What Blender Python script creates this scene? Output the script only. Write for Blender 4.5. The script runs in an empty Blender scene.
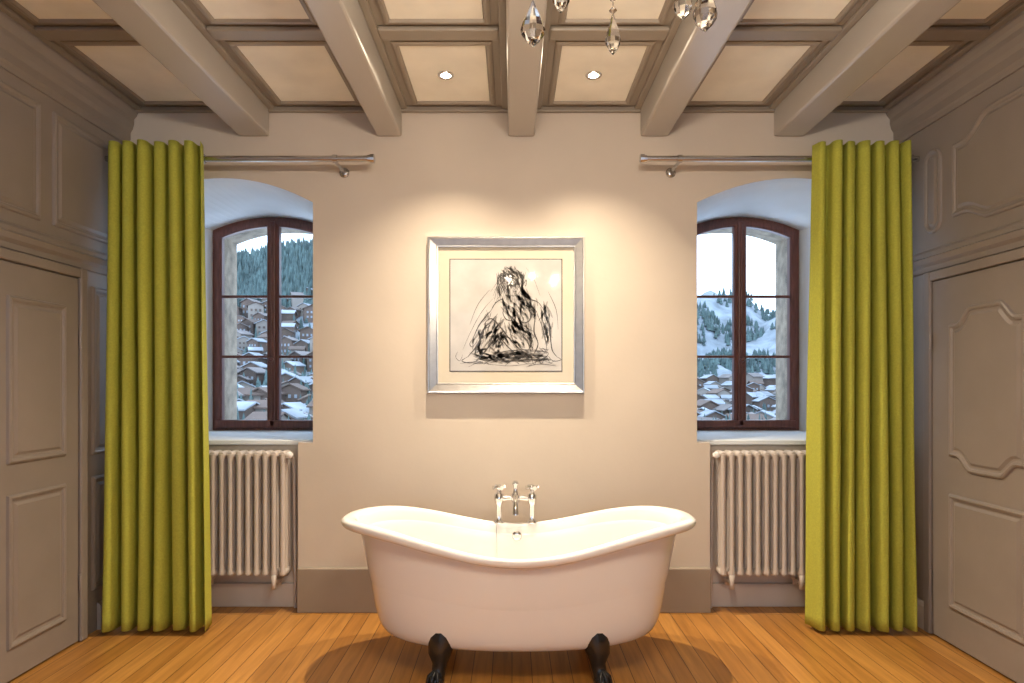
import bpy, math, random
from mathutils import Vector, noise
random.seed(7)
scene=bpy.context.scene
scene.view_settings.view_transform='Standard'
scene.view_settings.look='None'
XW=2.163; YW=3.6; H=2.83; YB=-2.6; CAMZ=1.275

# ---------------------------------------------------------------- materials
def mat(name,col,rough=0.6,metal=0.0,noise_amt=0.0,nscale=8,bump=0.0,bscale=60,coat=0.0,spec=0.5,emit=None,estr=0,stretch=None):
    m=bpy.data.materials.new(name); m.use_nodes=True
    nt=m.node_tree; b=nt.nodes['Principled BSDF']
    b.inputs['Base Color'].default_value=(*col,1); b.inputs['Roughness'].default_value=rough
    b.inputs['Metallic'].default_value=metal; b.inputs['Coat Weight'].default_value=coat
    b.inputs['Specular IOR Level'].default_value=spec
    b.inputs['Coat Roughness'].default_value=0.05
    tc=nt.nodes.new('ShaderNodeTexCoord'); mp=nt.nodes.new('ShaderNodeMapping')
    nt.links.new(tc.outputs['Object'],mp.inputs[0])
    if stretch: mp.inputs['Scale'].default_value=stretch
    if noise_amt>0:
        n=nt.nodes.new('ShaderNodeTexNoise'); n.inputs['Scale'].default_value=nscale; n.inputs['Detail'].default_value=5
        nt.links.new(mp.outputs[0],n.inputs['Vector'])
        r=nt.nodes.new('ShaderNodeValToRGB')
        r.color_ramp.elements[0].position=.3; r.color_ramp.elements[1].position=.7
        r.color_ramp.elements[0].color=(*[c*(1-noise_amt) for c in col],1)
        r.color_ramp.elements[1].color=(*[min(1,c*(1+noise_amt)) for c in col],1)
        nt.links.new(n.outputs['Fac'],r.inputs[0]); nt.links.new(r.outputs[0],b.inputs['Base Color'])
    if bump>0:
        n2=nt.nodes.new('ShaderNodeTexNoise'); n2.inputs['Scale'].default_value=bscale; n2.inputs['Detail'].default_value=4
        nt.links.new(mp.outputs[0],n2.inputs['Vector'])
        bp=nt.nodes.new('ShaderNodeBump'); bp.inputs['Strength'].default_value=bump; bp.inputs['Distance'].default_value=.01
        nt.links.new(n2.outputs['Fac'],bp.inputs['Height']); nt.links.new(bp.outputs[0],b.inputs['Normal'])
    if emit: 
        b.inputs['Emission Color'].default_value=(*emit,1); b.inputs['Emission Strength'].default_value=estr
    return m
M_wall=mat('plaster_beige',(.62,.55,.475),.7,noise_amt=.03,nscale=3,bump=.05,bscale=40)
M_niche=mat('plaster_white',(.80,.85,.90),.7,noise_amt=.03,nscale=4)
M_base=mat('baseboard_taupe',(.31,.258,.21),.45,noise_amt=.03)
M_basew=mat('baseboard_pale',(.56,.51,.48),.5,noise_amt=.03)
M_side=mat('panelling_taupe',(.262,.225,.203),.40,noise_amt=.05,nscale=5,bump=.06,bscale=30)
M_beam=mat('beam_paint',(.46,.43,.395),.36,noise_amt=.05,nscale=4,bump=.1,bscale=12,stretch=(1,.2,1))
M_ceil=mat('ceiling_frame_paint',(.29,.25,.205),.42,noise_amt=.05,nscale=4)
M_inset=mat('ceiling_inset_paint',(.87,.84,.75),.6,noise_amt=.06,nscale=5)
M_curt=mat('curtain_chartreuse',(.47,.48,.065),.85,noise_amt=.10,nscale=120,bump=.35,bscale=400)
M_steel=mat('brushed_steel',(.55,.55,.56),.25,metal=1,noise_amt=.03)
M_chrome=mat('chrome',(.8,.8,.8),.08,metal=1,noise_amt=.01)
M_silver=mat('frame_silver',(.52,.51,.50),.30,metal=.95,noise_amt=.06,nscale=30)
M_mat=mat('picture_mat_board',(.58,.53,.43),.6,noise_amt=.02,coat=.4)
M_paper=mat('drawing_paper',(.48,.47,.465),.6,noise_amt=.10,nscale=7,coat=.4)
M_ink=mat('charcoal',(.07,.065,.065),.8,noise_amt=.5,nscale=60,coat=.3)
M_ink2=mat('charcoal_smudge',(.28,.27,.265),.8,noise_amt=.25,nscale=60,coat=.4)
M_tub=mat('tub_enamel',(.82,.80,.79),.12,noise_amt=.005,coat=.5)
M_black=mat('cast_iron_black',(.012,.012,.013),.22,noise_amt=.1,coat=.3)
M_rad=mat('radiator_enamel',(.57,.51,.47),.4,noise_amt=.03)
M_wood=mat('window_wood',(.14,.05,.038),.35,noise_amt=.3,nscale=20,stretch=(4,4,.5))
M_stone=mat('window_stone',(.29,.24,.18),.85,noise_amt=.4,nscale=12,bump=.5,bscale=25)
M_snow=mat('snow_hill',(.25,.28,.31),.8,noise_amt=.35,nscale=.06)
M_roof=mat('snow_roof',(.30,.32,.35),.8,noise_amt=.35,nscale=.12)
M_chal=mat('chalet_wood',(.14,.095,.075),.8,noise_amt=.5,nscale=.06)  # chalet and conifer colours are lightened in place of distance haze
M_chalw=mat('chalet_plaster',(.30,.255,.22),.8,noise_amt=.3,nscale=.06)
M_tree=mat('conifer',(.095,.14,.135),.9,noise_amt=.5,nscale=.12)
M_bulb=mat('bulb_glow',(1,.8,.5),.4,emit=(1,.72,.38),estr=7)
M_dl=mat('downlight_glow',(1,.9,.7),.4,emit=(1,.85,.6),estr=40)
M_brass=mat('door_hardware',(.25,.2,.15),.3,metal=1,noise_amt=.05)
def glassy(name,mixf=.1):
    m=bpy.data.materials.new(name); m.use_nodes=True; nt=m.node_tree; nt.nodes.clear()
    o=nt.nodes.new('ShaderNodeOutputMaterial'); mx=nt.nodes.new('ShaderNodeMixShader'); t=nt.nodes.new('ShaderNodeBsdfTransparent'); g=nt.nodes.new('ShaderNodeBsdfGlossy')
    g.inputs['Roughness'].default_value=.02; mx.inputs[0].default_value=mixf
    nt.links.new(t.outputs[0],mx.inputs[1]); nt.links.new(g.outputs[0],mx.inputs[2]); nt.links.new(mx.outputs[0],o.inputs[0]); return m
M_glass=glassy('window_glass',.04)
M_crys=bpy.data.materials.new('crystal'); M_crys.use_nodes=True
_b=M_crys.node_tree.nodes['Principled BSDF']; _b.inputs['Transmission Weight'].default_value=1; _b.inputs['Roughness'].default_value=.02; _b.inputs['IOR'].default_value=1.5
# floor
def floor_mat():
    m=bpy.data.materials.new('wood_floor'); m.use_nodes=True; nt=m.node_tree; b=nt.nodes['Principled BSDF']; L=nt.links.new
    tc=nt.nodes.new('ShaderNodeTexCoord'); mp=nt.nodes.new('ShaderNodeMapping'); mp.inputs['Rotation'].default_value=(0,0,math.pi/2)
    L(tc.outputs['Object'],mp.inputs[0])
    br=nt.nodes.new('ShaderNodeTexBrick'); br.offset=.37; br.offset_frequency=2
    br.inputs['Color1'].default_value=(.37,.165,.035,1); br.inputs['Color2'].default_value=(.50,.25,.065,1); br.inputs['Mortar'].default_value=(.07,.025,.008,1)
    br.inputs['Scale'].default_value=1; br.inputs['Brick Width'].default_value=2.6; br.inputs['Row Height'].default_value=.088
    br.inputs['Mortar Size'].default_value=.0018; br.inputs['Bias'].default_value=-.05
    L(mp.outputs[0],br.inputs['Vector'])
    mp2=nt.nodes.new('ShaderNodeMapping'); mp2.inputs['Scale'].default_value=(24,1.4,1); L(tc.outputs['Object'],mp2.inputs[0])
    n=nt.nodes.new('ShaderNodeTexNoise'); n.inputs['Scale'].default_value=1.6; n.inputs['Detail'].default_value=6; n.inputs['Distortion'].default_value=.6; L(mp2.outputs[0],n.inputs['Vector'])
    r=nt.nodes.new('ShaderNodeValToRGB'); r.color_ramp.elements[0].color=(.66,.6,.54,1); r.color_ramp.elements[1].color=(1.1,1.08,1.06,1)
    r.color_ramp.elements[0].position=.3; r.color_ramp.elements[1].position=.65
    L(n.outputs['Fac'],r.inputs[0])
    mx=nt.nodes.new('ShaderNodeMix'); mx.data_type='RGBA'; mx.blend_type='MULTIPLY'; mx.inputs[0].default_value=.8
    L(br.outputs['Color'],mx.inputs[6]); L(r.outputs[0],mx.inputs[7]); L(mx.outputs[2],b.inputs['Base Color'])
    b.inputs['Roughness'].default_value=.34
    bp=nt.nodes.new('ShaderNodeBump'); bp.inputs['Strength'].default_value=.25; bp.inputs['Distance'].default_value=.003
    L(br.outputs['Fac'],bp.inputs['Height']); bp.invert=True; L(bp.outputs[0],b.inputs['Normal'])
    return m
M_floor=floor_mat()

# ---------------------------------------------------------------- helpers
def mobj(name,v,f,m=None,parent=None,smooth=False):
    me=bpy.data.meshes.new(name); me.from_pydata([tuple(p) for p in v],[],f); me.update()
    if smooth:
        for p in me.polygons: p.use_smooth=True
    o=bpy.data.objects.new(name,me); scene.collection.objects.link(o)
    if m: 
        for mm in (m if isinstance(m,list) else [m]): me.materials.append(mm)
    if parent: o.parent=parent
    return o
def recalc(o):
    import bmesh
    bm=bmesh.new(); bm.from_mesh(o.data); bmesh.ops.recalc_face_normals(bm,faces=bm.faces); bm.to_mesh(o.data); bm.free()
def empty(name):
    e=bpy.data.objects.new(name,None); scene.collection.objects.link(e); return e
def bevel(o,w=.004,s=2):
    b=o.modifiers.new('bevel','BEVEL'); b.width=w; b.segments=s; b.limit_method='ANGLE'
def box(name,x0,x1,y0,y1,z0,z1,m,parent=None,bev=0):
    v=[(x0,y0,z0),(x1,y0,z0),(x1,y1,z0),(x0,y1,z0),(x0,y0,z1),(x1,y0,z1),(x1,y1,z1),(x0,y1,z1)]
    f=[(0,3,2,1),(4,5,6,7),(0,1,5,4),(1,2,6,5),(2,3,7,6),(3,0,4,7)]
    o=mobj(name,v,f,m,parent)
    if bev: bevel(o,bev)
    return o
def boxes(name,bl,m,parent=None,bev=0):
    v=[];f=[]
    for (x0,x1,y0,y1,z0,z1) in bl:
        k=len(v)
        v+=[(x0,y0,z0),(x1,y0,z0),(x1,y1,z0),(x0,y1,z0),(x0,y0,z1),(x1,y0,z1),(x1,y1,z1),(x0,y1,z1)]
        f+=[tuple(k+i for i in q) for q in [(0,3,2,1),(4,5,6,7),(0,1,5,4),(1,2,6,5),(2,3,7,6),(3,0,4,7)]]
    o=mobj(name,v,f,m,parent)
    if bev: bevel(o,bev)
    return o
def offset(pts,d):
    n=len(pts); out=[]
    lo=min(p[0] for p in pts)+d; hi=max(p[0] for p in pts)-d
    for i in range(n):
        a=Vector(pts[i-1]);b=Vector(pts[i]);c=Vector(pts[(i+1)%n])
        e1=(b-a).normalized(); e2=(c-b).normalized()
        n1=Vector((-e1.y,e1.x)); n2=Vector((-e2.y,e2.x)); s=n1+n2
        if s.length<1e-5: s=n1.copy()
        s.normalize(); k=d/max(.45,s.dot(n1)); out.append((min(hi,max(lo,b.x+s.x*k)),b.y+s.y*k))
    return out
def ccw(p):
    a=sum(p[i-1][0]*p[i][1]-p[i][0]*p[i-1][1] for i in range(len(p)))
    return p if a>0 else p[::-1]
def relief(name,pts,profile,mapf,m,parent=None,cap=True):
    pts=ccw(pts); v=[];f=[];n=len(pts)
    for (d,h) in profile:
        for (a,b) in offset(pts,d): v.append(mapf(a,b,h))
    for r in range(len(profile)-1):
        for i in range(n):
            j=(i+1)%n; f.append((r*n+i,r*n+j,(r+1)*n+j,(r+1)*n+i))
    if cap:
        k=(len(profile)-1)*n
        for i in range(n//2-1): f.append((k+i,k+i+1,k+n-2-i,k+n-1-i))
    o=mobj(name,v,f,m,parent); recalc(o); return o
def ringprism(name,pts,w,y0,y1,m,parent):
    return relief(name,pts,[(0,0),(0,1),(w*.8,1),(w,.8),(w,0),(0,0)],lambda a,b,h:(a,y1+(y0-y1)*h,b),m,parent,cap=False)
def tube(name,pts,r,m,parent=None,cyc=False,res=4,radii=None,smooth=True):
    c=bpy.data.curves.new(name,'CURVE'); c.dimensions='3D'; c.bevel_depth=r; c.bevel_resolution=res; c.use_fill_caps=True
    s=c.splines.new('POLY'); s.points.add(len(pts)-1)
    for i,p in enumerate(pts):
        s.points[i].co=(*p,1); s.points[i].radius=radii[i] if radii else 1
    s.use_cyclic_u=cyc; s.use_smooth=smooth
    o=bpy.data.objects.new(name,c); scene.collection.objects.link(o); c.materials.append(m)
    if parent:o.parent=parent
    return o
def lathe(name,prof,c,m,parent=None,seg=24,axis='Z',smooth=True):
    v=[];f=[]
    for (r,h) in prof:
        for i in range(seg):
            a=2*math.pi*i/seg; p=(r*math.cos(a),r*math.sin(a),h)
            if axis=='Y': p=(p[0],p[2],p[1])
            if axis=='X': p=(p[2],p[0],p[1])
            v.append((c[0]+p[0],c[1]+p[1],c[2]+p[2]))
    for r in range(len(prof)-1):
        for i in range(seg):
            j=(i+1)%seg; f.append((r*seg+i,r*seg+j,(r+1)*seg+j,(r+1)*seg+i))
    f.append(tuple(range(seg))[::-1]); f.append(tuple((len(prof)-1)*seg+i for i in range(seg)))
    o=mobj(name,v,f,m,parent,smooth); recalc(o); return o
def extr_y(name,prof,side,y0,y1,m,parent=None):
    n=len(prof); v=[(side*(XW-h),y0,z) for h,z in prof]+[(side*(XW-h),y1,z) for h,z in prof]
    f=[(i,(i+1)%n,n+(i+1)%n,n+i) for i in range(n)]+[tuple(range(n))[::-1],tuple(range(n,2*n))]
    o=mobj(name,v,f,m,parent); recalc(o); return o

# ---------------------------------------------------------------- shell
box('floor',-XW-.1,XW+.1,YB-.1,4.0,-.12,0,M_floor)
ceiling=box('ceiling',-XW-.1,XW+.1,YB-.1,4.0,H,H+.1,M_ceil)
wl=box('wall_left',-XW-.12,-XW,YB-.1,4.6,-.1,H+.05,M_side)
wr=box('wall_right',XW,XW+.12,YB-.1,4.6,-.1,H+.05,M_side)
boxes('wall_rear',[(-XW,-1.7,YB-.12,YB,0,H),(-.4,.4,YB-.12,YB,0,H),(1.7,XW,YB-.12,YB,0,H),
   (-1.7,-.4,YB-.12,YB,0,.6),(.4,1.7,YB-.12,YB,0,.6),(-1.7,-.4,YB-.12,YB,2.45,H),(.4,1.7,YB-.12,YB,2.45,H)],M_wall)  # openings added behind the camera to let sky light in
def rear_fill_win(n,x0,x1):  # unseen window frames for the added daylight fill openings
    e=empty('window_%d'%n)
    cx=(x0+x1)/2
    boxes('frame',[(x0,x0+.05,YB-.09,YB-.03,.6,2.45),(x1-.05,x1,YB-.09,YB-.03,.6,2.45),(x0+.05,x1-.05,YB-.09,YB-.03,.6,.66),(x0+.05,x1-.05,YB-.09,YB-.03,2.40,2.45),
       (cx-.025,cx+.025,YB-.09,YB-.03,.66,2.40),(x0+.05,cx-.025,YB-.08,YB-.05,1.56,1.6),(cx+.025,x1-.05,YB-.08,YB-.05,1.56,1.6)],M_wood,e)
rear_fill_win(3,-1.7,-.4); rear_fill_win(4,.4,1.7)

# front wall w/ niches
YN=4.46; SILL=.952
wf=empty('wall_front')
UL,UR=-1.118,1.039; LL,LR=-1.202,1.112
def prism(name,fp,z0,z1,m,parent):
    n=len(fp); v=[(x,y,z0) for x,y in fp]+[(x,y,z1) for x,y in fp]
    f=[(i,(i+1)%n,n+(i+1)%n,n+i) for i in range(n)]+[tuple(range(n))[::-1],tuple(range(n,2*n))]
    o=mobj(name,v,f,m,parent); recalc(o); return o
P=[(LL,-.02),(LR,-.02),(LR,SILL),(UR,SILL),(UR,H+.02),(UL,H+.02),(UL,SILL),(LL,SILL)]
v=[(x,YW,z) for x,z in P]+[(x,YN,z) for x,z in P]
mobj('pier',v,[(0,1,2,3,6,7),(3,4,5,6),(1,9,10,2),(0,7,15,8),(2,10,11,3),(7,6,14,15)],M_wall,wf)
YR=3.70
prism('under_window_left',[(-XW,YR),(LL,YR),(LL,YN),(-XW,YN)],-.02,SILL-.001,M_wall,wf)
prism('under_window_right',[(LR,YR),(XW,YR),(XW,YN),(LR,YN)],-.02,SILL-.001,M_wall,wf)
def arch(x0,x1,zs,zp,n=20):
    c=(x0+x1)/2;h=(x1-x0)/2
    return [(x0+(x1-x0)*i/n, zs+(zp-zs)*(1-((x0+(x1-x0)*i/n-c)/h)**2)) for i in range(n+1)]
def niche(tag,xf0,xf1,xb0,xb1,outer):
    n=20
    A=arch(xf0,xf1,2.30,2.437,n); B=arch(xb0,xb1,2.345,2.437,n)
    v=[];f=[]
    for x,z in A: v+= [(x,YW,z),(x,YW,H+.02)]
    for i in range(n): f.append((2*i,2*i+2,2*i+3,2*i+1))
    k=len(v)
    a,b=(outer,xf0) if outer<0 else (xf1,outer)
    v+=[(a,YW,-.02),(b,YW,-.02),(b,YW,H+.02),(a,YW,H+.02)]; f.append((k,k+1,k+2,k+3))
    k=len(v); xo=xf0 if outer<0 else xf1
    v+=[(xo,YW,-.02),(xo,YR+.01,-.02),(xo,YR+.01,SILL),(xo,YW,SILL)]; f.append((k,k+1,k+2,k+3))
    mobj('header_'+tag,v,f,M_wall,wf)
    F=[(xf0,SILL)]+A+[(xf1,SILL)]; Bk=[(xb0,SILL)]+B+[(xb1,SILL)]
    v=[(x,YW,z) for x,z in F]+[(x,YN+.03,z) for x,z in Bk]; m=len(F)
    f=[(i,i+1,m+i+1,m+i) for i in range(m-1)]
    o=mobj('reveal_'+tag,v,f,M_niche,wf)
    so=[(xf0+.002,YR-.03),(xf1-.002,YR-.03),(xb1,YN),(xb0,YN)]
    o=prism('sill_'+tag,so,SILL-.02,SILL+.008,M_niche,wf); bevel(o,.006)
    S=[(xb0+.02,SILL-.03)]+[(x,z) for x,z in arch(xb0+.02,xb1-.02,2.33,2.415,n)]+[(xb1-.02,SILL-.03)]
    v=[(x,YN+.07,z) for x,z in S]+[(x+(-.02 if x<(xb0+xb1)/2 else .02),YN+.36,z) for x,z in S]
    f=[(i,i+1,m+i+1,m+i) for i in range(m-1)]+[(m-1,0,m,2*m-1)]
    mobj('stone_surround_'+tag,v,f,M_stone,wf)
    boxes('outer_masonry_'+tag,[(xb0-.9,xb0+.02,YN+.06,YN+.1,0,3.1),(xb1-.02,xb1+.9,YN+.06,YN+.1,0,3.1),(xb0,xb1,YN+.06,YN+.1,2.43,3.1),(xb0,xb1,YN+.06,YN+.1,0,SILL-.02)],M_stone,wf)
W1=(-2.068,-1.225); W2=(1.163,1.983)
niche('left',-2.13,UL,*W1,-XW)
niche('right',UR,2.13,*W2,XW)

def window(n,x0,x1):
    e=empty('window_%d'%n); z0=SILL+.01; zs,zp=2.345,2.435; y=YN-.02
    out=[(x1,z0)]+arch(x0,x1,zs,zp)[::-1]+[(x0,z0)]
    ringprism('outer_frame',out,.036,y-.01,y+.05,M_wood,e)
    ins=.026; c=(x0+x1)/2
    A=arch(x0+ins,x1-ins,zs-.026,zp-.026,24)
    for k,(a,b) in enumerate([(0,12),(12,24)]):
        P=A[a:b+1]
        pts=[(P[-1][0],z0+.03)]+P[::-1]+[(P[0][0],z0+.03)]
        ringprism('casement_%d'%(k+1),pts,.042,y-.03,y+.02,M_wood,e)
        xa,xb=P[0][0]+.038,P[-1][0]-.038
        boxes('glazing_bars_%d'%(k+1),[(xa,xb,y-.018,y+.005,z-.009,z+.009) for z in (1.47,1.885)],M_wood,e,.003)
        mobj('pane_%d'%(k+1),[(p[0],y+.01,p[1]) for p in offset(ccw(pts),.03)],[tuple(range(len(pts)))],M_glass,e)
    box('meeting_stile',c-.018,c+.018,y-.045,y-.028,z0+.03,zp-.035,M_wood,e,.006)
    box('bottom_rail',x0+.03,x1-.03,y-.045,y-.028,z0+.02,z0+.07,M_wood,e,.005)
    tube('espagnolette_rod',[(c,y-.052,z0+.08),(c,y-.052,zp-.06)],.005,M_wood,e)
    lathe('espagnolette_knob',[(.004,0),(.016,-.006),(.018,-.018),(.006,-.028)],(c,y-.052,1.45),M_wood,e,12,'Y')
window(1,*W1); window(2,*W2)

# baseboards
o=box('baseboard_front',LL+.0,LR-.0,YW-.022,YW+.01,0,.25,M_base,None,.006)
e=empty('baseboard_front_alcove')
for t,a,b in (('left',-2.12,LL-.003),('right',LR+.003,2.12)):
    box('board_'+t,a,b,YR-.02,YR+.005,0,.135,M_basew,e,.005)
for s,nm in ((-1,'left'),(1,'right')):
    extr_y('baseboard_'+nm,[(0,0),(.02,0),(.02,.12),(.012,.135),(0,.14)],s,3.34,YW-.001,M_basew)

# ---------------------------------------------------------------- ceiling
beams=[(-1.528,-1.36),(-.758,-.618),(-.022,.129),(.719,.876),(1.466,1.635)]
for i,(a,b) in enumerate(beams):
    o=box('ceiling_beam' if i==0 else 'ceiling_beam.%03d'%i,a,b,YB+.002,YW-.002,2.668,H,M_beam,None,.012)
bays=[(-XW,-1.528),(-1.36,-.758),(-.618,-.022),(.129,.719),(.876,1.466),(1.635,XW)]
coff=empty('ceiling_coffer_panels')
for bi,(a,b) in enumerate(bays):
    if bi==0:a+=.06
    if bi==5:b-=.06
    boxes('battens_%d'%bi,[(a,a+.035,YB,YW,H-.018,H),(b-.035,b,YB,YW,H-.018,H)],M_ceil,coff,.005)
    y1=3.5
    r=0
    while y1>YB+.8:
        y0=y1-.585
        x0,x1=a+.10,b-.10
        R=[(x0,y0),(x1,y0),(x1,y1),(x0,y1)]
        relief('molding_%d_%d'%(bi,r),R,[(-.032,0),(-.030,.010),(-.018,.016),(-.006,.016),(0,.006),(.0005,.004)],lambda u,v,h:(u,v,H-h),M_ceil,coff,cap=False)
        relief('inset_%d_%d'%(bi,r),offset(R,.001),[(0,0),(0,.005)],lambda u,v,h:(u,v,H-h),M_inset,coff)
        yb=y0-.10
        boxes('crossbar_%d_%d'%(bi,r),[(a+.035,b-.035,yb-.045,yb+.045,H-.022,H)],M_ceil,coff,.008)
        y1-=.785; r+=1
box('trim_1',-XW+.05,XW-.05,YW-.03,YW-.001,H-.03,H,M_ceil,None,.006)

# cornices + rails on side walls
corn=[(0,2.62),(.010,2.62),(.014,2.64),(.022,2.65),(.022,2.69),(.034,2.71),(.042,2.74),(.042,2.765),(.055,2.78),(.065,2.80),(.065,H),(0,H)]
rail=[(0,1.855),(.012,1.86),(.014,1.885),(.03,1.90),(.036,1.925),(.022,1.935),(.022,1.955),(.012,1.97),(0,1.975)]
for s,nm,k in ((-1,'left',2),(1,'right',3)):
    extr_y('trim_%d'%k,corn,s,YB,YW-.001,M_side)
    extr_y('trim_%d'%(k+2),rail,s,YB,YW-.001,M_side)
PROF=[(-.004,0),(0,.010),(.008,.014),(.018,.010),(.022,.004),(.032,.003),(.045,.011),(.047,.011)]
def mapside(s,base=0): return lambda u,v,h:(s*(XW-base-h),u,v)
def rect(u0,u1,v0,v1): return [(u0,v0),(u1,v0),(u1,v1),(u0,v1)]
def shaped(u0,u1,v0,v1,top=.07,bot=.07):
    """Louis XV panel: flat shoulders, ogee rise, flat centre, top and bottom"""
    w=u1-u0; N=32
    def g(tt):
        if tt<.20: return 0
        if tt<.62:
            q=(tt-.20)/.42; return q*q*(3-2*q)
        return 1
    B=[(u0+w*i/N, v0-bot*g(min(i/N,1-i/N)*2)) for i in range(N+1)]
    T=[(u0+w*i/N, v1+top*g(min(i/N,1-i/N)*2)) for i in range(N+1)]
    return B+T[::-1]
def addpanel(nm,pts,s,parent,base=0): relief(nm,pts,PROF,mapside(s,base),M_side,parent)
pl=empty('trim_6'); 
addpanel('frieze_panel_1',rect(3.02,3.50,2.03,2.56),-1,pl)
addpanel('frieze_panel_2',rect(1.6,2.93,2.03,2.56),-1,pl)
addpanel('frieze_panel_3',rect(0,1.5,2.03,2.56),-1,pl)
addpanel('side_panel_low',rect(3.30,3.50,.22,.80),-1,pl)
addpanel('side_panel_high',rect(3.30,3.50,.92,1.78),-1,pl)
pr=empty('trim_7')
ov=[(3.29+.065*math.cos(t)*1.0,2.27+(.15 if math.sin(t)>0 else -.15)+.065*math.sin(t)) for t in [2*math.pi*(i+.5)/24 - math.pi for i in range(24)]]
addpanel('oval_panel',ov,1,pr)
addpanel('frieze_panel_1',shaped(2.35,3.14,2.10,2.45,.09,.06),1,pr)
addpanel('frieze_panel_2',shaped(1.4,2.25,2.10,2.45,.09,.06),1,pr)
addpanel('frieze_panel_3',shaped(.4,1.3,2.10,2.45,.09,.06),1,pr)
# doors
def door(n,s,leaves,zt,shapedp):
    d=empty('door_%d'%n)
    ys=[a for l in leaves for a in l]; y0,y1=min(ys),max(ys)
    XO=XW-.0015
    def cas(nm,a,b,z0,z1,h=.03):
        xs=sorted((s*XO,s*(XO-h))); box(nm,xs[0],xs[1],a,b,z0,z1,M_side,d,.008)
    cas('casing_far',y1+.005,y1+.055,0.002,zt+.055); cas('casing_near',y0-.055,y0-.005,0.002,zt+.055); cas('casing_head',y0-.005,y1+.005,zt+.005,zt+.052)
    for k,(a,b) in enumerate(leaves):
        xs=sorted((s*XO,s*(XO-.018))); box('leaf_%d'%(k+1),xs[0],xs[1],a+.002,b-.002,.01,zt,M_side,d,.003)
        m=.105
        if shapedp:
            addpanel('upper_panel_%d'%(k+1),shaped(a+m,b-m*1.3,.93,1.57,.075,.065),s,d,.0195)
            addpanel('lower_panel_%d'%(k+1),rect(a+m,b-m*1.3,.19,.74),s,d,.0195)
        else:
            addpanel('upper_panel_%d'%(k+1),rect(a+.08,b-.10,.94,1.655),s,d,.0195)
            addpanel('lower_panel_%d'%(k+1),rect(a+.08,b-.10,.15,.80),s,d,.0195)
        for hz in (.3,1.5):
            tube('hinge_%d_%d'%(k+1,int(hz*10)),[(s*(XW-.03),(b if k==0 else a),hz-.04),(s*(XW-.03),(b if k==0 else a),hz+.04)],.008,M_side,d)
    return d
door(1,-1,[(2.64,3.17),(2.10,2.63)],1.80,False)
d2=door(2,1,[(2.56,3.27)],1.80,True)
lathe('door_knob',[(.006,0),(.006,-.02),(.02,-.028),(.024,-.04),(.01,-.05)],(XW-.02,2.60,.86),M_brass,d2,12,'X')

# ---------------------------------------------------------------- downlights
def downlight(i,x,y,energy=45,size=112,tilt=0):
    e=empty('downlight' if i==0 else 'downlight.%03d'%i)
    zc=H-.005
    lathe('trim_ring',[(.026,.0),(.040,.0),(.042,-.004),(.038,-.008),(.028,-.006)],(x,y,zc),M_chrome,e,24)
    lathe('lamp',[(.001,-.001),(.027,-.001),(.027,-.0055),(.018,-.009),(.001,-.010)],(x,y,zc),M_dl,e,20)
    l=bpy.data.lights.new('downlight_spot','SPOT'); l.energy=energy; l.color=(1,.82,.59); l.spot_size=math.radians(size); l.spot_blend=1; l.shadow_soft_size=.015
    lo=bpy.data.objects.new('downlight_spot',l); lo.location=(x,y,zc-.014); lo.rotation_euler=(math.radians(-tilt),0,0); scene.collection.objects.link(lo); lo.parent=e
downlight(0,-.331,3.20,260,128,20); downlight(1,.407,3.20,260,128,20)
for k,(x,y) in enumerate([(-.33,.1),(.42,.1),(-.33,-1.3),(.42,-1.3)]): downlight(k+2,x,y,35)  # unseen spots behind the camera, added as fill light

# ---------------------------------------------------------------- chandelier
CH=empty('crystal_chandelier'); cx,cy=.185,1.1
lathe('stem',[(.004,2.83),(.05,2.825),(.045,2.80),(.008,2.78),(.008,2.5),(.03,2.48),(.04,2.44),(.02,2.40),(.012,2.36),(.035,2.30),(.055,2.25),(.05,2.2),(.02,2.125),(.008,2.105)][::-1],(cx,cy,0),M_chrome,CH,20)
def crystal(x,y,z,L,r):
    lathe('crystal_drop',[(.0006,z),(r*.55,z+L*.12),(r*.95,z+L*.27),(r,z+L*.38),(r*.8,z+L*.56),(r*.35,z+L*.82),(.0015,z+L)],(x,y,0),M_crys,CH,8,smooth=False)
    lathe('crystal_bead',[(.0005,z+L),(.007,z+L+.006),(.0005,z+L+.014)],(x,y,0),M_crys,CH,8,smooth=False)
for k in range(6):
    a=2*math.pi*(k+.5)/6; R=.25
    p=[]
    for t in [i/14 for i in range(15)]:
        r=.03+(R-.03)*t; z=2.135-.03*math.sin(t*math.pi)
        p.append((cx+r*math.cos(a),cy+r*math.sin(a),z))
    tube('arm',p,.006,M_chrome,CH)
    bx,by=p[-1][0],p[-1][1]; q=-.105
    lathe('bobeche',[(.004,2.235+q),(.03,2.24+q),(.04,2.25+q),(.038,2.252+q),(.012,2.246+q)],(bx,by,0),M_crys,CH,16)
    lathe('candle_sleeve',[(.011,2.245+q),(.011,2.28+q)],(bx,by,0),M_tub,CH,12)
    lathe('bulb',[(.004,2.28+q),(.010,2.288+q),(.012,2.302+q),(.008,2.32+q),(.001,2.338+q)],(bx,by,0),M_bulb,CH,12)
    l=bpy.data.lights.new('candle_light','POINT'); l.energy=15; l.color=(1,.83,.63); l.shadow_soft_size=.02
    lo=bpy.data.objects.new('candle_light',l); lo.location=(bx,by,2.37+q); scene.collection.objects.link(lo); lo.parent=CH
    if k!=1: crystal(bx,by,2.045,.07,.013)
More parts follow.
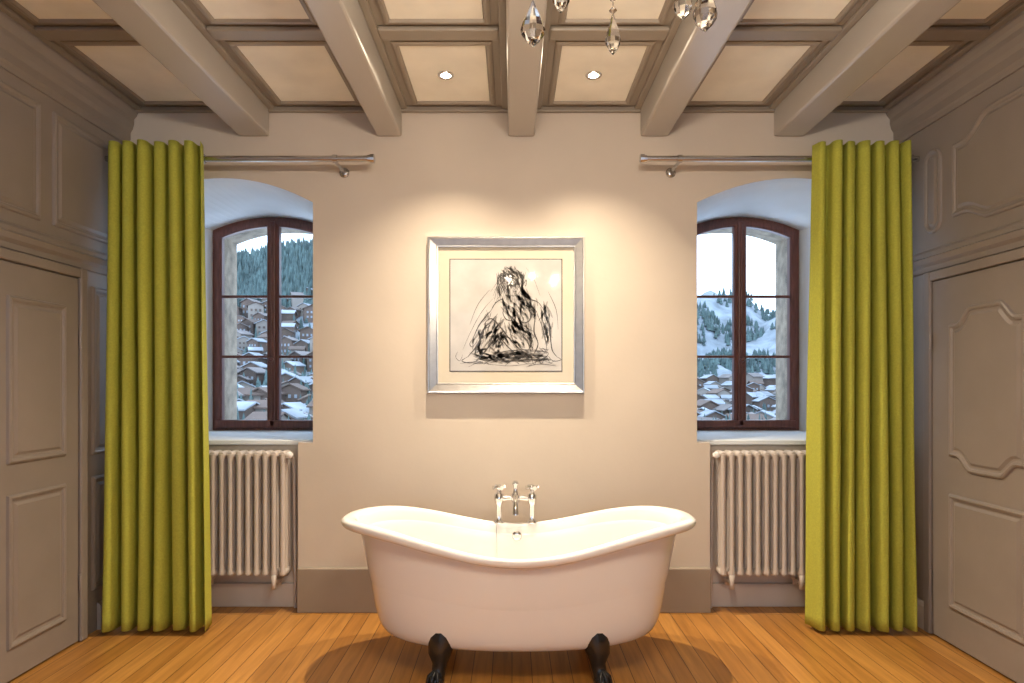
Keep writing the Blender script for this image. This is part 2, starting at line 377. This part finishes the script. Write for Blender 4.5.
def dropat(px,pyb,d,L,r,top=2.12):
    x=(px-512)*d/641; z=CAMZ+(385-pyb)*d/641
    crystal(x,d,z,L,r)
    tube('crystal_wire',[(x,d,z+L+.01),(x,d,top)],.0012,M_chrome,CH,res=1)
    n=int((top-(z+L+.02))/.022)
    for i in range(n): 
        zz=z+L+.02+i*.022; lathe('crystal_bead',[(.0005,zz),(.006,zz+.006),(.0005,zz+.013)],(x,d,0),M_crys,CH,8,smooth=False)
dropat(533,47,1.0,.072,.0195); dropat(561,13,1.0,.065,.014); dropat(613,55,1.1,.07,.0135,2.11)
dropat(683,20,1.05,.065,.016); dropat(705,32,.98,.075,.019)
tube('crystal_hoop',[(cx+.135*math.cos(t),cy+.135*math.sin(t),2.12) for t in [2*math.pi*i/32 for i in range(32)]],.004,M_chrome,CH,cyc=True)

# ---------------------------------------------------------------- curtains
YC=3.40; ZR=2.475
def curtain(i,x0t,x1t,x0b,x1b,zb,ph):
    e=empty('curtain' if i==0 else 'curtain.%03d'%i)
    NW=6.5; nu=240; nv=44; ztop=2.528; yc=3.325
    v=[];f=[]
    for j in range(nv+1):
        t=j/nv; z=ztop+(zb-ztop)*t
        for k in range(nu+1):
            u=k/nu
            uu=u+.05*noise.noise(Vector((u*3.3+i*7,t*.7,1)))*(.55+.45*min(1,t*2))
            x=(x0t+(x1t-x0t)*u)*(1-t)+(x0b+(x1b-x0b)*u)*t
            a=2*math.pi*NW*uu+ph
            amp=(.040+.014*t)*(1+.6*noise.noise(Vector((u*6+3,t*.9,i*5+1))))
            nz=noise.noise(Vector((u*7+i*9,t*1.2,3)))
            w=math.sin(a+nz*1.1*t)
            y=yc+amp*w+.014*t*noise.noise(Vector((u*22,t*2.5,2)))-.01*t*t
            x+=(-.009*math.sin(2*a+nz)+.018*nz*t)*min(1,u*8,(1-u)*8)
            v.append((x,y,z))
    for j in range(nv):
        for k in range(nu):
            q=j*(nu+1)+k; f.append((q,q+1,q+nu+2,q+nu+1))
    o=mobj('fabric',v,f,M_curt,e,True)
    so=o.modifiers.new('thick','SOLIDIFY'); so.thickness=.004
    for k in range(8):
        x=x0t+(x1t-x0t)*(k+.5)/8
        tube('hanging_ring',[(x,YC+.022*math.cos(t),ZR+.022*math.sin(t)) for t in [2*math.pi*q/16 for q in range(16)]],.003,M_steel,e,cyc=True,res=2)
        tube('hanging_hook',[(x,YC-.02,ZR),(x,YC-.045,ZR-.01)],.003,M_steel,e,res=2)
def rod(i,x0,x1,xb):
    e=empty('curtain_rod' if i==0 else 'curtain_rod.%03d'%i)
    tube('pole',[(x0,YC,ZR),(x1,YC,ZR)],.0155,M_steel,e,res=6)
    for x,s in ((x0,-1),(x1,1)):
        if abs(x)<1.5:
            tube('finial',[(x,YC,ZR),(x+s*.012,YC,ZR),(x+s*.013,YC,ZR),(x+s*.035,YC,ZR)],.019,M_steel,e,radii=[1,1,1.25,1.25],smooth=False)
    for x in xb:
        tube('bracket_arm',[(x,YC,ZR-.010),(x,YW-.01,ZR-.010)],.009,M_steel,e)
        lathe('bracket_rose',[(.002,0),(.026,.0),(.028,-.006),(.01,-.012)],(x,YW,ZR-.010),M_steel,e,20,'Y')
        tube('bracket_cup',[(x-.012,YC,ZR),(x+.012,YC,ZR)],.021,M_steel,e)
rod(0,-2.155,-.765,(-.94,-2.11)); rod(1,.715,2.155,(.89,2.11))
curtain(0,-2.11,-1.60,-2.13,-1.555,.022,.6); curtain(1,1.575,2.045,1.54,2.06,.022,2.2)

# ---------------------------------------------------------------- radiators
def radiator(i,x0,n,valve_side):
    e=empty('column_radiator' if i==0 else 'column_radiator.%03d'%i)
    pitch=.0485; zb,zt=.195,.92; ys=(3.565,3.608,3.651)
    for k in range(n):
        x=x0+pitch*(k+.5)
        for a,y in enumerate(ys):
            tube('column',[(x,y,zb+.03),(x,y,zb+.07),(x,y,(zb+zt)/2),(x,y,zt-.07),(x,y,zt-.03)],.0145,M_rad,e,res=3,radii=[1.25,1,.95,1,1.25])
        for z in (zb+.035,zt-.035):
            P=[(x,ys[0]-.006,z)]+[(x,ys[0]+.0215*q,z) for q in range(0,5)]+[(x,ys[2]+.006,z)]
            tube('section_head',P,.021,M_rad,e,res=4,radii=[.75,1,1.02,1.05,1.02,1,.75])
        if k<n-1:
            for z in (zb+.035,zt-.035): tube('nipple',[(x,ys[1],z),(x+pitch,ys[1],z)],.016,M_rad,e,res=2)
    for k in (1,n-2):
        x=x0+pitch*(k+.5)
        for y in (ys[0],ys[2]): lathe('foot',[(.013,.14),(.012,.17),(.018,.22)],(x,y,0),M_rad,e,10)
        box('wall_bracket',x-.01,x+.01,ys[0]-.01,YR-.001,.165,.18,M_rad,e,.002)
    xe=x0 if valve_side<0 else x0+pitch*n
    s=valve_side
    tube('valve_body',[(xe-s*.02,ys[1],zt-.035),(xe+s*.012,ys[1],zt-.035)],.012,M_steel,e)
    lathe('valve_knob',[(.01,0),(.018,-.01),(.02,-.035),(.015,-.045)],(xe+s*.012,ys[1]-.01,zt-.035),M_tub,e,14,'Y')
    tube('feed_pipe',[(xe+s*.012,ys[1],zt-.04),(xe+s*.012,ys[1]+.03,zt-.07),(xe+s*.012,ys[2]+.02,.0)],.008,M_rad,e)
radiator(0,-1.785,11,1); radiator(1,1.15,11,-1)

# ---------------------------------------------------------------- picture
PX=-.034; PZ=CAMZ+(385-315.5)/178; 
pic=empty('framed_drawing')
hw=.438
R=[(PX-hw,PZ-hw),(PX+hw,PZ-hw),(PX+hw,PZ+hw),(PX-hw,PZ+hw)]
mp=lambda u,v,h:(u,YW-.002-h,v)
relief('frame',R,[(0,0),(0,.026),(.004,.032),(.009,.032),(.013,.028),(.050,.018),(.053,.021),(.058,.020),(.060,.010)],mp,M_silver,pic,cap=False)
relief('mat_board',offset(R,.056),[(0,.011),(.06,.011)],mp,M_mat,pic)
pw=.311
Rp=[(PX-pw,PZ-pw),(PX+pw,PZ-pw),(PX+pw,PZ+pw),(PX-pw,PZ+pw)]
relief('paper_edge',Rp,[(-.005,.011),(-.004,.0125),(0,.0125)],mp,M_ink,pic,cap=False)
relief('drawing_paper',Rp,[(0,.0122),(.001,.0126)],mp,M_paper,pic)
SV=[];SF=[];SV2=[];SF2=[]
def stroke(pts,w,soft=False,taper=True):
    V,F=(SV2,SF2) if soft else (SV,SF)
    if not soft: w*=.42
    P=[Vector((PX+(x-506)/178,PZ-(y-315.5)/178)) for x,y in pts]
    Q=[]
    for i in range(len(P)-1):
        p0=P[max(i-1,0)];p1=P[i];p2=P[i+1];p3=P[min(i+2,len(P)-1)]
        for t in (0,.25,.5,.75):
            Q.append(.5*((2*p1)+(p2-p0)*t+(2*p0-5*p1+4*p2-p3)*t*t+(3*p1-p0-3*p2+p3)*t*t*t))
    Q.append(P[-1]); n=len(Q); k=len(V)
    h=.0130 if soft else .0134
    for i,q in enumerate(Q):
        d=(Q[min(i+1,n-1)]-Q[max(i-1,0)]); d=d.normalized() if d.length>1e-9 else Vector((1,0)); nn=Vector((-d.y,d.x))
        ww=w/178*(.25+.75*math.sin(math.pi*(i+.5)/n) if taper else 1)*random.uniform(.75,1.2)/2
        for s in (-1,1):
            r=q+nn*ww*s; V.append((r.x,YW-.002-h,r.y))
    for i in range(n-1): F.append((k+2*i,k+2*i+1,k+2*i+3,k+2*i+2))
def hatch(cx,cy,rx,ry,ang,n,L,w,soft=False):
    for _ in range(n):
        a=random.uniform(0,2*math.pi); r=math.sqrt(random.random())
        x=cx+rx*r*math.cos(a); y=cy+ry*r*math.sin(a); t=math.radians(ang+random.gauss(0,18)); l=L*random.uniform(.5,1.2)
        stroke([(x-l*math.cos(t)/2,y-l*math.sin(t)/2),(x+random.gauss(0,.6),y+random.gauss(0,.6)),(x+l*math.cos(t)/2,y+l*math.sin(t)/2)],w*random.uniform(.6,1.4),soft)
# seated figure, near knee raised, leaning on the arm behind
hatch(512,281,12,11,75,40,11,2.0,True); hatch(520,306,18,14,70,70,14,1.9,True); hatch(518,334,15,14,60,60,14,1.9,True)
hatch(496,334,9,16,115,44,14,1.8,True); hatch(480,343,7,12,115,26,12,1.7,True); hatch(546,325,5,20,80,34,12,1.6,True); hatch(515,357,38,5,3,70,16,1.8,True)
# hair
hatch(511,274,10,6,40,55,8,1.4); hatch(500,284,4,10,85,24,9,1.2); hatch(523,281,4,8,105,14,8,1.2)
for _ in range(26):
    x=random.uniform(499,522); stroke([(x,270+abs(x-511)*.4),(x-1+random.gauss(0,2),281),(x-5+random.gauss(0,3),random.uniform(290,304))],.9)
stroke([(508,282),(507,289),(510,295),(516,296),(521,290),(522,283)],1.3); hatch(513,286,3,.8,0,4,4,1.2); hatch(514,291.5,2,.5,0,3,4,1.0)
# shoulders / arms
stroke([(517,296),(519,301),(528,300),(537,302),(543,309)],2.4); stroke([(503,299),(496,303),(491,311)],2.4)
stroke([(543,309),(548,320),(550,334),(552,350),(557,357)],3.2); stroke([(536,311),(541,324),(545,338),(547,352)],2.2); hatch(546,328,2.5,16,84,12,8,1.0)
stroke([(557,357),(561,360),(553,361),(548,356)],1.6)
stroke([(491,311),(485,318),(479,326),(474,337)],2.8); stroke([(498,314),(491,322),(484,329),(478,340)],2.0); stroke([(474,337),(470,344),(473,347),(478,340)],1.5)
hatch(487,318,3,7,125,7,7,1.0)
# torso
stroke([(507,304),(503,313),(507,320),(514,320),(517,313)],2.2); stroke([(522,305),(530,311),(530,320),(523,323),(518,316)],2.4)
stroke([(535,318),(534,332),(538,344),(534,354)],3.0); stroke([(509,322),(510,332),(514,342)],2.0)
hatch(522,330,8,7,65,12,10,1.0); hatch(531,341,4,8,80,14,9,1.2); hatch(514,312,9,6,60,7,8,.9); hatch(533,310,4,7,70,12,8,1.1)
# raised near leg
stroke([(523,352),(512,342),(501,328),(492,319),(486,322)],3.4); stroke([(486,322),(483,334),(477,346),(468,357)],3.4)
stroke([(496,334),(491,344),(483,354),(476,361)],2.8); stroke([(499,336),(507,346),(516,354)],2.4); stroke([(468,357),(462,361),(470,363),(478,361)],2.0)
hatch(489,336,4,11,115,13,9,1.2); hatch(504,340,5,6,50,9,8,1.1)
# folded far leg
stroke([(534,350),(520,350),(503,352),(492,357),(505,361),(524,360),(542,359),(548,353),(534,350)],2.8)
hatch(520,356,20,3.5,4,24,12,1.3); hatch(540,352,6,4,30,10,7,1.2); hatch(510,362,44,2,0,20,18,.9)
# loose searching lines
stroke([(470,325),(478,305),(490,290)],1.0); stroke([(548,292),(556,310),(558,330)],1.0); stroke([(463,350),(471,332),(482,312),(494,298)],.9); stroke([(526,268),(534,280),(540,296)],.8); stroke([(488,364),(510,366),(534,363)],1)
# signatures
stroke([(528,364),(531,357),(534,365),(538,358),(541,364),(546,357),(550,363),(555,360)],1.5); stroke([(526,367),(540,364),(556,366)],1.3)
stroke([(458,352),(456,357),(460,361),(463,355)],1.2)
mobj('charcoal_lines',SV,SF,M_ink,pic); mobj('charcoal_tone',SV2,SF2,M_ink2,pic)

# ---------------------------------------------------------------- bathtub
TX,TY=.030,2.965; TA,TBw=.808,.362
tub=empty('bathtub')
def rimz(c): 
    q=min(1,abs(c)/.93); return .562+.118*q*q*(3-2*q)
prof=[(.0,0),(.30,0),(.52,.0),(.67,.010),(.75,.045),(.79,.12),(.815,.27),(.835,.43),(.853,.6),(.868,.76),(.882,.85),(.90,.892),(.945,.905),(.985,.917),(1.003,.942),(1.005,.97),(.99,.993),(.96,1.0),(.93,.995),(.91,.97),(.90,.92),(.885,.8),(.86,.6),(.83,.4),(.78,.22),(.70,.13),(.55,.10),(.3,.09),(.0,.09)]
N=72; v=[];f=[]
for (s,t) in prof:
    for i in range(N):
        a=2*math.pi*i/N; ca,sa=math.cos(a),math.sin(a)
        ex=.86
        px=math.copysign(abs(ca)**ex,ca); py=math.copysign(abs(sa)**ex,sa)
        zr=rimz(px); zb=.135
        v.append((TX+TA*s*px,TY+TBw*s*py,zb+(zr-zb)*t))
for r in range(len(prof)-1):
    for i in range(N):
        j=(i+1)%N; f.append((r*N+i,r*N+j,(r+1)*N+j,(r+1)*N+i))
o=mobj('tub_shell',v,f,M_tub,tub,True)
import bmesh
bm=bmesh.new(); bm.from_mesh(o.data); bmesh.ops.remove_doubles(bm,verts=bm.verts,dist=1e-5); bmesh.ops.recalc_face_normals(bm,faces=bm.faces); bm.to_mesh(o.data); bm.free()
for p in o.data.polygons:p.use_smooth=True
ss=o.modifiers.new('s','SUBSURF'); ss.levels=1; ss.render_levels=2
def foot(x,y,dx,dy):
    P=[(x,y,.215),(x+dx*.2,y+dy*.2,.18),(x+dx*.55,y+dy*.55,.13),(x+dx*.5,y+dy*.5,.085),(x+dx*.75,y+dy*.75,.05),(x+dx,y+dy,.028)]
    tube('claw_leg',P,.03,M_black,tub,res=6,radii=[2.1,2.05,1.65,1.1,1.0,1.05])
    fx,fy=x+dx,y+dy
    lathe('ball',[(.002,.0),(.022,.003),(.033,.018),(.034,.03),(.024,.048),(.002,.058)],(fx,fy,0),M_black,tub,20)
    for q in (-1,0,1):
        a=math.atan2(dy,dx)+q*.75
        tube('toe',[(fx+.01*math.cos(a),fy+.01*math.sin(a),.062),(fx+.032*math.cos(a),fy+.032*math.sin(a),.045),(fx+.04*math.cos(a),fy+.04*math.sin(a),.02),(fx+.034*math.cos(a),fy+.034*math.sin(a),.006)],.009,M_black,tub,radii=[1,1.1,.9,.5])
    lathe('leg_plate',[(.002,.0),(.052,.003),(.058,.015),(.04,.035)],(x,y,.17),M_black,tub,20)
for sx in (-1,1):
    for sy in (-1,1): foot(TX+sx*.325,TY+sy*.20,sx*.025,sy*.05)
yo=TY+.362*.865
lathe('overflow',[(.001,-.012),(.012,-.012),(.024,-.008),(.026,.0),(.020,.01)],(TX-.005,yo-.008,.505),M_chrome,tub,24,'Y')
tube('plug_chain',[(TX-.11,TY+.33,.568),(TX-.11,TY+.312,.55),(TX-.11,TY+.305,.45),(TX-.10,TY+.28,.3),(TX-.08,TY+.2,.19)],.0018,M_chrome,tub,res=2)
# mixer tap
tap=empty('bath_mixer_tap'); yt=TY+.345; q=.055
for s in (-1,1):
    x=TX-.012+s*.085
    lathe('pillar',[(.030,.564),(.030,.571),(.018,.578),(.015,.585),(.015,.60+q),(.022,.612+q),(.025,.63+q),(.024,.655+q),(.014,.662+q),(.011,.68+q)],(x,yt,0),M_chrome,tap,20)
    for a in range(4):
        t=a*math.pi/2+.4
        tube('handle_arm',[(x,yt,.692+q),(x+.022*math.cos(t),yt+.022*math.sin(t),.692+q),(x+.034*math.cos(t),yt+.034*math.sin(t),.692+q)],.008,M_chrome,tap,radii=[.8,.8,1.4])
    lathe('handle_cap',[(.012,.678+q),(.018,.688+q),(.016,.70+q),(.006,.708+q)],(x,yt,0),M_chrome,tap,16)
x=TX-.012
tube('bridge',[(x-.085,yt,.632+q),(x-.04,yt,.636+q),(x,yt,.64+q),(x+.04,yt,.636+q),(x+.085,yt,.632+q)],.014,M_chrome,tap)
lathe('diverter',[(.02,.615+q),(.026,.63+q),(.024,.655+q),(.014,.665+q),(.012,.70+q),(.018,.71+q),(.012,.725+q)],(x,yt,0),M_chrome,tap,20)
tube('spout',[(x,yt,.64+q),(x,yt-.04,.648+q),(x,yt-.08,.635+q),(x,yt-.105,.605+q),(x,yt-.11,.57+q)],.014,M_chrome,tap,radii=[1,1,1,1.05,1.2])

# ---------------------------------------------------------------- exterior
def ev(tab,y):
    if y<=tab[0][0]: return tab[0][1]
    for (a,b),(c,d) in zip(tab,tab[1:]):
        if y<=c: 
            t=(y-a)/(c-a); return b+(d-b)*t
    return tab[-1][1]
LT=[(40,-.16),(90,-.10),(150,-.03),(320,.11),(480,.205),(520,.19),(1000,.05)]
RT=[(40,-.16),(90,-.10),(200,-.055),(400,-.005),(560,.02),(760,.10),(860,.125),(1000,.08)]
def hz(s,y):
    w=max(0,min(1,(.08-s)/.16)); w=w*w*(3-2*w)
    l=ev(LT,y)*(1+ (.0 if y<200 else 1.2*(s+.35)))
    r=ev(RT,y)
    if y>480: r+=.045*noise.noise(Vector((s*9+1.7,y*.006,0)))+.02*noise.noise(Vector((s*26,y*.02,4)))
    e=l*w+r*(1-w)
    if y>250: e+=.012*noise.noise(Vector((s*18,y*.01,9)))
    return e*y
v=[];f=[];ns,ny=150,110
for j in range(ny+1):
    y=40*(1000/40)**(j/ny)
    for i in range(ns+1):
        s=-.75+1.5*i/ns; v.append((s*y,y,hz(s,y)))
for j in range(ny):
    for i in range(ns):
        q=j*(ns+1)+i; f.append((q,q+1,q+ns+2,q+ns+1))
mobj('snowy_hillside',v,f,M_snow,None,True)
HV=[];HF=[];HM=[]
def house(x,y,z,w,d,h,rh,rot,mi):
    c,s=math.cos(rot),math.sin(rot); k=len(HV)
    def T(a,b,q): HV.append((x+a*c-b*s,y+a*s+b*c,z+q))
    for q in (-3,h):
        for a,b in ((-w,-d),(w,-d),(w,d),(-w,d)): T(a,b,q)
    T(0,-d,h+rh*.9);T(0,d,h+rh*.9)
    HF.extend([(k,k+1,k+5,k+4),(k+1,k+2,k+6,k+5),(k+2,k+3,k+7,k+6),(k+3,k,k+4,k+7),(k+4,k+5,k+8),(k+6,k+7,k+9)]); HM.extend([mi]*6)
    k=len(HV); o=1.22; th=.3
    for b in (-d*1.15,d*1.15):
        T(-w*o,b,h-rh*.22);T(0,b,h+rh);T(w*o,b,h-rh*.22);T(-w*o,b,h-rh*.22+th);T(0,b,h+rh+th);T(w*o,b,h-rh*.22+th)
    rm=2 if random.random()<.45 else (3 if random.random()<.6 else 0)
    HF.extend([(k,k+1,k+7,k+6),(k+1,k+2,k+8,k+7),(k+3,k+4,k+10,k+9),(k+4,k+5,k+11,k+10),(k,k+1,k+4,k+3),(k+1,k+2,k+5,k+4),(k+6,k+7,k+10,k+9),(k+7,k+8,k+11,k+10),(k,k+3,k+9,k+6),(k+2,k+5,k+11,k+8)]); HM.extend([0,0]+[rm]*8)
    for rr in (.25,.62):
        for cc in (-.55,0,.55):
            k=len(HV)
            for dq in (0,.20*h*.8):
                for da in (-.13*w,.13*w): T(cc*w+da,-d-.12,h*rr+dq)
            HF.append((k,k+1,k+3,k+2)); HM.append(2 if mi==0 else 0)
TV=[];TF=[]
def tree(x,y,z,h,r):
    a0=random.random()*6
    for (zb,zt_,rr) in ((.08,.6,1),(.35,.82,.72),(.6,1.0,.45)):
        k=len(TV)
        for q in range(6):
            a=a0+q*math.pi/3; TV.append((x+r*rr*math.cos(a),y+r*rr*math.sin(a),z+h*zb))
        TV.append((x,y,z+h*zt_))
        for q in range(6): TF.append((k+q,k+(q+1)%6,k+6))
for side in (-1,1):
    cells=[]
    for _ in range(900):
        s=side*random.uniform(.20,.50); y=random.uniform(75,350) if side<0 else random.uniform(75,430)
        if any(abs(s-c[0])<.018 and abs(y-c[1])<10 for c in cells): continue
        cells.append((s,y)); sc=random.uniform(.65,1.1)*(.7+y/480)
        house(s*y,y,hz(s,y)-.5,2.5*sc,2.6*sc,random.uniform(3.8,5.6)*sc,1.15*sc,random.uniform(-.5,.5)+(math.pi/2 if random.random()<.2 else 0),random.choice((0,0,1)))
    for _ in range(700):
        s=side*random.uniform(.20,.50); y=random.uniform(90,380); tree(s*y,y,hz(s,y)-.3,random.uniform(3,7),random.uniform(.8,1.5))
for _ in range(4600):
    s=-random.uniform(.22,.54); y=random.uniform(335,500)
    if noise.noise(Vector((s*30,y*.03,2)))>.3: continue
    tree(s*y,y,hz(s,y)-.5,random.uniform(7,14),random.uniform(1.6,2.8))
for _ in range(3600):
    s=random.uniform(.18,.54); y=random.uniform(430,820)
    if noise.noise(Vector((s*22,y*.012,6)))<-.05: continue
    tree(s*y,y,hz(s,y)-.5,random.uniform(7,12),random.uniform(1.8,3))
M_roof2=mat('bare_roof',(.20,.17,.16),.8,noise_amt=.3,nscale=.1)
hv=mobj('chalet_village',HV,HF,[M_chal,M_chalw,M_roof,M_roof2]); 
for p,mi in zip(hv.data.polygons,HM): p.material_index=mi
mobj('conifer_forest',TV,TF,M_tree)

# ---------------------------------------------------------------- world, camera
w=bpy.data.worlds.new('sky'); scene.world=w; w.use_nodes=True; nt=w.node_tree; bg=nt.nodes['Background']
tc=nt.nodes.new('ShaderNodeTexCoord'); n=nt.nodes.new('ShaderNodeTexNoise'); n.inputs['Scale'].default_value=4; n.inputs['Detail'].default_value=5
r=nt.nodes.new('ShaderNodeValToRGB'); r.color_ramp.elements[0].position=.35; r.color_ramp.elements[1].position=.65
r.color_ramp.elements[0].color=(.18,.27,.40,1); r.color_ramp.elements[1].color=(.27,.33,.40,1)
nt.links.new(tc.outputs['Generated'],n.inputs['Vector']); nt.links.new(n.outputs['Fac'],r.inputs[0]); nt.links.new(r.outputs[0],bg.inputs['Color'])
bg.inputs['Strength'].default_value=8.5
cam=bpy.data.cameras.new('camera'); co=bpy.data.objects.new('camera',cam); scene.collection.objects.link(co); scene.camera=co
cam.sensor_width=36; cam.lens=641/1024*36; cam.shift_y=43.5/1024; cam.clip_end=3000; cam.clip_start=.05
co.location=(0,0,CAMZ); co.rotation_euler=(math.pi/2,0,0)
